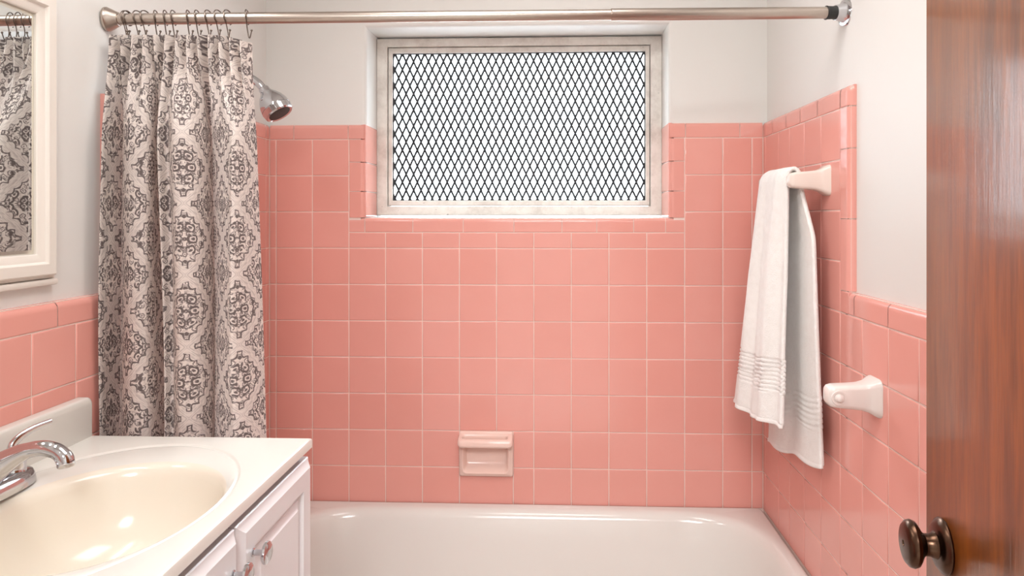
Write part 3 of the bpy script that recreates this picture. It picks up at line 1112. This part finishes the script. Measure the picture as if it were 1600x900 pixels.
vbox(bm, VX - 0.018, VX, VY0 + 0.016, VY1 - 0.016, 0.10, 0.14)
vbox(bm, VX - 0.07, VX - 0.055, VY0 + 0.016, VY1 - 0.016, 0.0, 0.10)
build('carcass', bm, CABM, van)


def door_panel(y0, y1, z0, z1):
    bm = bmesh.new()
    def rc(i, x): return [(x - vo.x, y0 + i - vo.y, z0 + i), (x - vo.x, y1 - i - vo.y, z0 + i), (x - vo.x, y1 - i - vo.y, z1 - i), (x - vo.x, y0 + i - vo.y, z1 - i)]
    loft(bm, [rc(0.0, VX + 0.0005), rc(0.0, VX + 0.0095), rc(0.0015, VX + 0.0115), rc(0.005, VX + 0.0128), rc(0.0125, VX + 0.0185), rc(0.0142, VX + 0.020), rc(0.016, VX + 0.020),
              rc(0.044, VX + 0.020), rc(0.0455, VX + 0.0195), rc(0.048, VX + 0.0135), rc(0.0505, VX + 0.0118), rc(0.056, VX + 0.0118),
              rc(0.0575, VX + 0.0132), rc(0.0640, VX + 0.0150), rc(0.0675, VX + 0.0168), rc(0.0690, VX + 0.0182), rc(0.071, VX + 0.0182)], True, True, True)
    return bm


SPLIT = -1.1465
for y0, y1, ky in ((SPLIT + 0.0015, -0.8530, -1.1085), (-1.4570, SPLIT - 0.0015, -1.172)):
    d = build('door', door_panel(y0, y1, 0.14, 0.8152), CABM, van, 25)
    bm = bmesh.new()
    lathe(bm, (VX + 0.020 - vo.x, ky - vo.y, 0.7635), (1, 0, 0), [(0, 0.0062), (0.0015, 0.0062), (0.003, 0.0042), (0.012, 0.0040), (0.0155, 0.0055), (0.0175, 0.0145), (0.0195, 0.0160), (0.0225, 0.0155), (0.0245, 0.0125), (0.0252, 0.0)], 28)
    k = build('knob', bm, CHROME, d)
    tag(k, 'chrome knob')

# ------------------------------------------------------------------ vanity top with integral basin
vt = empty('washbasin', (0.2, -1.155, VZ + 0.001))
tag(vt, 'cream cultured marble vanity top with an oval basin and backsplash', 'sink')
to = Vector((0.2, -1.155, VZ + 0.001))
bm = bmesh.new()
N = 128
TZ = 0.848
def ell(cx, cy, a, b, z): return [(cx + a * math.cos(2 * PI * i / N) - to.x, cy + b * math.sin(2 * PI * i / N) - to.y, z - to.z) for i in range(N)]
bx0, bx1, by0, by1 = 0.001, 0.4255, -1.461, -0.8505
base = [(0.21 + 0.187 * math.cos(2 * PI * i / N), -1.155 + 0.264 * math.sin(2 * PI * i / N)) for i in range(N)]
# snap rays nearest each corner exactly onto it
def rectring(d, z):
    pts = rect_like(bx0 + d, bx1 - d, by0 + d, by1 - d, 0.21, -1.155, base)
    for c in ((bx0 + d, by0 + d), (bx1 - d, by0 + d), (bx1 - d, by1 - d), (bx0 + d, by1 - d)):
        i = min(range(N), key=lambda q: math.dist(pts[q], c))
        pts[i] = c
    return [(x - to.x, y - to.y, z - to.z) for x, y in pts]
R_ = [rectring(0.002, TZ - 0.019), rectring(0.0, TZ - 0.017), rectring(0.0, TZ - 0.004), rectring(0.0012, TZ - 0.0012), rectring(0.004, TZ), rectring(0.006, TZ)]
R_ += [ell(0.209, -1.157, 0.190, 0.266, TZ), ell(0.209, -1.157, 0.188, 0.263, TZ - 0.0006), ell(0.209, -1.157, 0.1865, 0.261, TZ - 0.0022), ell(0.210, -1.157, 0.1845, 0.258, TZ - 0.0026), ell(0.211, -1.157, 0.182, 0.254, TZ - 0.0012),
       ell(0.213, -1.157, 0.179, 0.248, TZ - 0.0006), ell(0.222, -1.157, 0.167, 0.216, TZ - 0.003), ell(0.231, -1.157, 0.157, 0.192, TZ - 0.006), ell(0.234, -1.157, 0.1525, 0.184, TZ - 0.0085), ell(0.236, -1.157, 0.1490, 0.179, TZ - 0.014), ell(0.236, -1.157, 0.1465, 0.1755, TZ - 0.024),
       ell(0.236, -1.157, 0.1415, 0.169, TZ - 0.048), ell(0.235, -1.157, 0.134, 0.160, TZ - 0.076), ell(0.233, -1.157, 0.120, 0.144, TZ - 0.104), ell(0.231, -1.157, 0.096, 0.116, TZ - 0.126), ell(0.230, -1.157, 0.058, 0.070, TZ - 0.138), ell(0.23, -1.157, 0.022, 0.022, TZ - 0.142), ell(0.23, -1.157, 0.02, 0.02, TZ - 0.145)]
vr = loft(bm, R_, True, False, True)
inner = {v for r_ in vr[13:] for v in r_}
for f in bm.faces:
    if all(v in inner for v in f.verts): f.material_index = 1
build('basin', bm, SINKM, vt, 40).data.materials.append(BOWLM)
bm = bmesh.new()
# backsplash with rounded far top corner
prof = []
ye = by1 - 0.0025
zt = 0.9205
cr = 0.014
prof.append((by0, TZ - 0.002)); prof.append((ye, TZ - 0.002))
for k in range(7):
    a = k / 6 * PI / 2
    prof.append((ye - cr + cr * math.cos(a), zt - cr + cr * math.sin(a)))
prof.append((by0, zt))
def pr(x, i=0.0):
    cy_, cz_ = (by0 + ye) / 2, (TZ + zt) / 2
    return [(x - to.x, (y - (i if y > cy_ else -i)) - to.y, (z - (i if z > cz_ else 0)) - to.z) for y, z in prof]
loft(bm, [pr(0.001), pr(0.017), pr(0.0195, 0.0012), pr(0.021, 0.004)], True, True, True)
build('backsplash', bm, SINKM, vt, 40)
bm = bmesh.new()
lathe(bm, (0.23 - to.x, -1.157 - to.y, TZ - 0.1425 - to.z), (0, 0, 1), [(0, 0.0215), (0.0015, 0.0215), (0.002, 0.018), (0.0005, 0.012), (0.0004, 0.0)], 28)
build('drain', bm, CHROME, vt)

# ------------------------------------------------------------------ faucet
fo = Vector((0.056, -1.140, TZ - 0.001))
fa = empty('faucet', fo)
tag(fa, 'chrome two handle faucet with an arched spout behind the basin', 'faucet')
bm = bmesh.new()
def stad(a, b, z, N=48, n=3.2):
    return [(math.copysign(abs(math.cos(2 * PI * i / N)) ** (2 / n), math.cos(2 * PI * i / N)) * a, math.copysign(abs(math.sin(2 * PI * i / N)) ** (2 / n), math.sin(2 * PI * i / N)) * b, z) for i in range(N)]
loft(bm, [stad(0.0265, 0.083, 0.0), stad(0.0265, 0.083, 0.003), stad(0.0255, 0.081, 0.012), stad(0.0225, 0.078, 0.019), stad(0.018, 0.072, 0.0225), stad(0.010, 0.06, 0.0235)], True, True, True)
build('base', bm, CHROME, fa)
# spout: a broad flared root that narrows and arches over the basin
sp = spline([(-0.012, 0.0, 0.018), (0.004, 0.0, 0.036), (0.028, 0.0, 0.053), (0.056, 0.0, 0.068), (0.082, 0.0, 0.0735), (0.103, 0.0, 0.0695), (0.114, 0.0, 0.0605), (0.1165, 0.0, 0.054)], 6)
rad = [0.026 + (0.0108 - 0.026) * min(1, i / (len(sp) * 0.45)) for i in range(len(sp))]
rad = [r_ if i < len(sp) * .8 else r_ * 1.06 for i, r_ in enumerate(rad)]
bm = bmesh.new()
tube(bm, sp, rad, 24, 1.0)
for v in bm.verts:
    if v.co.z < 0.012: v.co.z = 0.012
build('spout', bm, CHROME, fa, 60)
bm = bmesh.new()
lathe(bm, (0.1165, 0, 0.055), (0.1, 0, -1), [(0, 0.0112), (0.006, 0.0113), (0.0075, 0.0104), (0.0075, 0.0085), (0.005, 0.008)], 24)
build('aerator', bm, CHROME, fa)
for sg in (1, -1):
    yh = 0.0505 * sg
    bm = bmesh.new()
    lathe(bm, (0.0, yh, 0.018), (0, 0, 1), [(0, 0.0185), (0.005, 0.0172), (0.012, 0.0165), (0.020, 0.0168), (0.027, 0.0160), (0.033, 0.0130), (0.0365, 0.0085), (0.039, 0.0065), (0.043, 0.006), (0.045, 0.0)], 28)
    hnd = build('handle', bm, CHROME, fa)
    lv = spline([(0.0, yh - 0.004 * sg, 0.053), (0.001, yh + 0.000 * sg, 0.063), (0.006, yh + 0.011 * sg, 0.072), (0.014, yh + 0.028 * sg, 0.0785), (0.024, yh + 0.047 * sg, 0.082)], 6)
    bm = bmesh.new()
    tube(bm, lv, [0.0072 - 0.0022 * i / len(lv) if i < len(lv) - 2 else 0.0052 for i in range(len(lv))], 14, 0.8)
    build('lever', bm, CHROME, hnd, 60)

# ------------------------------------------------------------------ mirror cabinet
mr = empty('framed_mirror', (XL, -1.2, 1.13))
tag(mr, 'mirror in a cream painted moulded frame above the sink', 'mirror')
mo = Vector((XL, -1.2, 1.13))
MY1, MY0, MZ0, MZ1 = -0.914, -1.50, 1.143, 1.632
bm = bmesh.new()
def mrc(i, x): return [(x - mo.x, MY0 + i - mo.y, MZ0 + i - mo.z), (x - mo.x, MY1 - i - mo.y, MZ0 + i - mo.z), (x - mo.x, MY1 - i - mo.y, MZ1 - i - mo.z), (x - mo.x, MY0 + i - mo.y, MZ1 - i - mo.z)]
X = XL
loft(bm, [mrc(-0.002, X + 0.001), mrc(-0.002, X + 0.006), mrc(0.0, X + 0.009), mrc(0.004, X + 0.0095), mrc(0.0045, X + 0.015), mrc(0.007, X + 0.018), mrc(0.024, X + 0.018), mrc(0.026, X + 0.0165), mrc(0.028, X + 0.013), mrc(0.030, X + 0.0125), mrc(0.040, X + 0.009), mrc(0.0415, X + 0.0075), mrc(0.0415, X + 0.001), mrc(-0.002, X + 0.001)])
build('frame', bm, MFRAME, mr, 25)
bm = bmesh.new()
box(bm, 0.001, 0.014, MY0 - 0.004 - mo.y, MY1 + 0.004 - mo.y, MZ0 - 0.013 - mo.z, MZ0 - 0.0025 - mo.z, 0.003)
build('sill_moulding', bm, MFRAME, mr)
bm = bmesh.new()
i1, i2 = 0.0415, 0.049
loft(bm, [mrc(i1 + 0.0005, X + 0.0035), mrc(i2, X + 0.0052)])
tag(build('glass_bevel', bm, BEVELM, mr), 'bevelled edge of the mirror glass')
bm = bmesh.new()
plate(bm, mrc(i2, X + 0.0052))
g = build('glass', bm, MIRR, mr)
tag(g, 'silvered mirror glass')

# ------------------------------------------------------------------ door
A = Vector((1.311, -1.240, 0.01))
th = math.radians(8)
dd = Vector((-math.sin(th), -math.cos(th), 0))
DL = 0.72
dr = empty('door_1', A + dd * DL)
tag(dr, 'varnished brown wood door with a bronze knob, standing open at right', 'door', kind='structure')
# local frame: +x runs from hinge to free edge, y is thickness away from the room
rz = math.atan2(-dd.y, -dd.x)
dr.rotation_euler = (0, 0, rz)
bm = bmesh.new()
box(bm, 0.0, DL, -0.035, 0.0, 0.0, 2.0, 0.0015, 2)
leaf = build('door_leaf', bm, WOOD, dr)
kn = Vector((DL - 0.054, 0.0, 0.866))
bm = bmesh.new()
lathe(bm, kn, (0, 1, 0), [(0, 0.0300), (0.002, 0.0308), (0.004, 0.0298), (0.007, 0.026), (0.009, 0.0225), (0.0098, 0.016)], 40)
build('rosette', bm, BRONZE, dr)
bm = bmesh.new()
lathe(bm, kn, (0, 1, 0), [(0.008, 0.0165), (0.011, 0.0145), (0.016, 0.0122), (0.021, 0.0122), (0.024, 0.0150), (0.027, 0.0205), (0.030, 0.0248), (0.034, 0.0262), (0.038, 0.0250), (0.0410, 0.0215), (0.0425, 0.0165), (0.0428, 0.0035), (0.0416, 0.0030), (0.0414, 0.0)], 40)
k = build('knob', bm, BRONZE, dr)
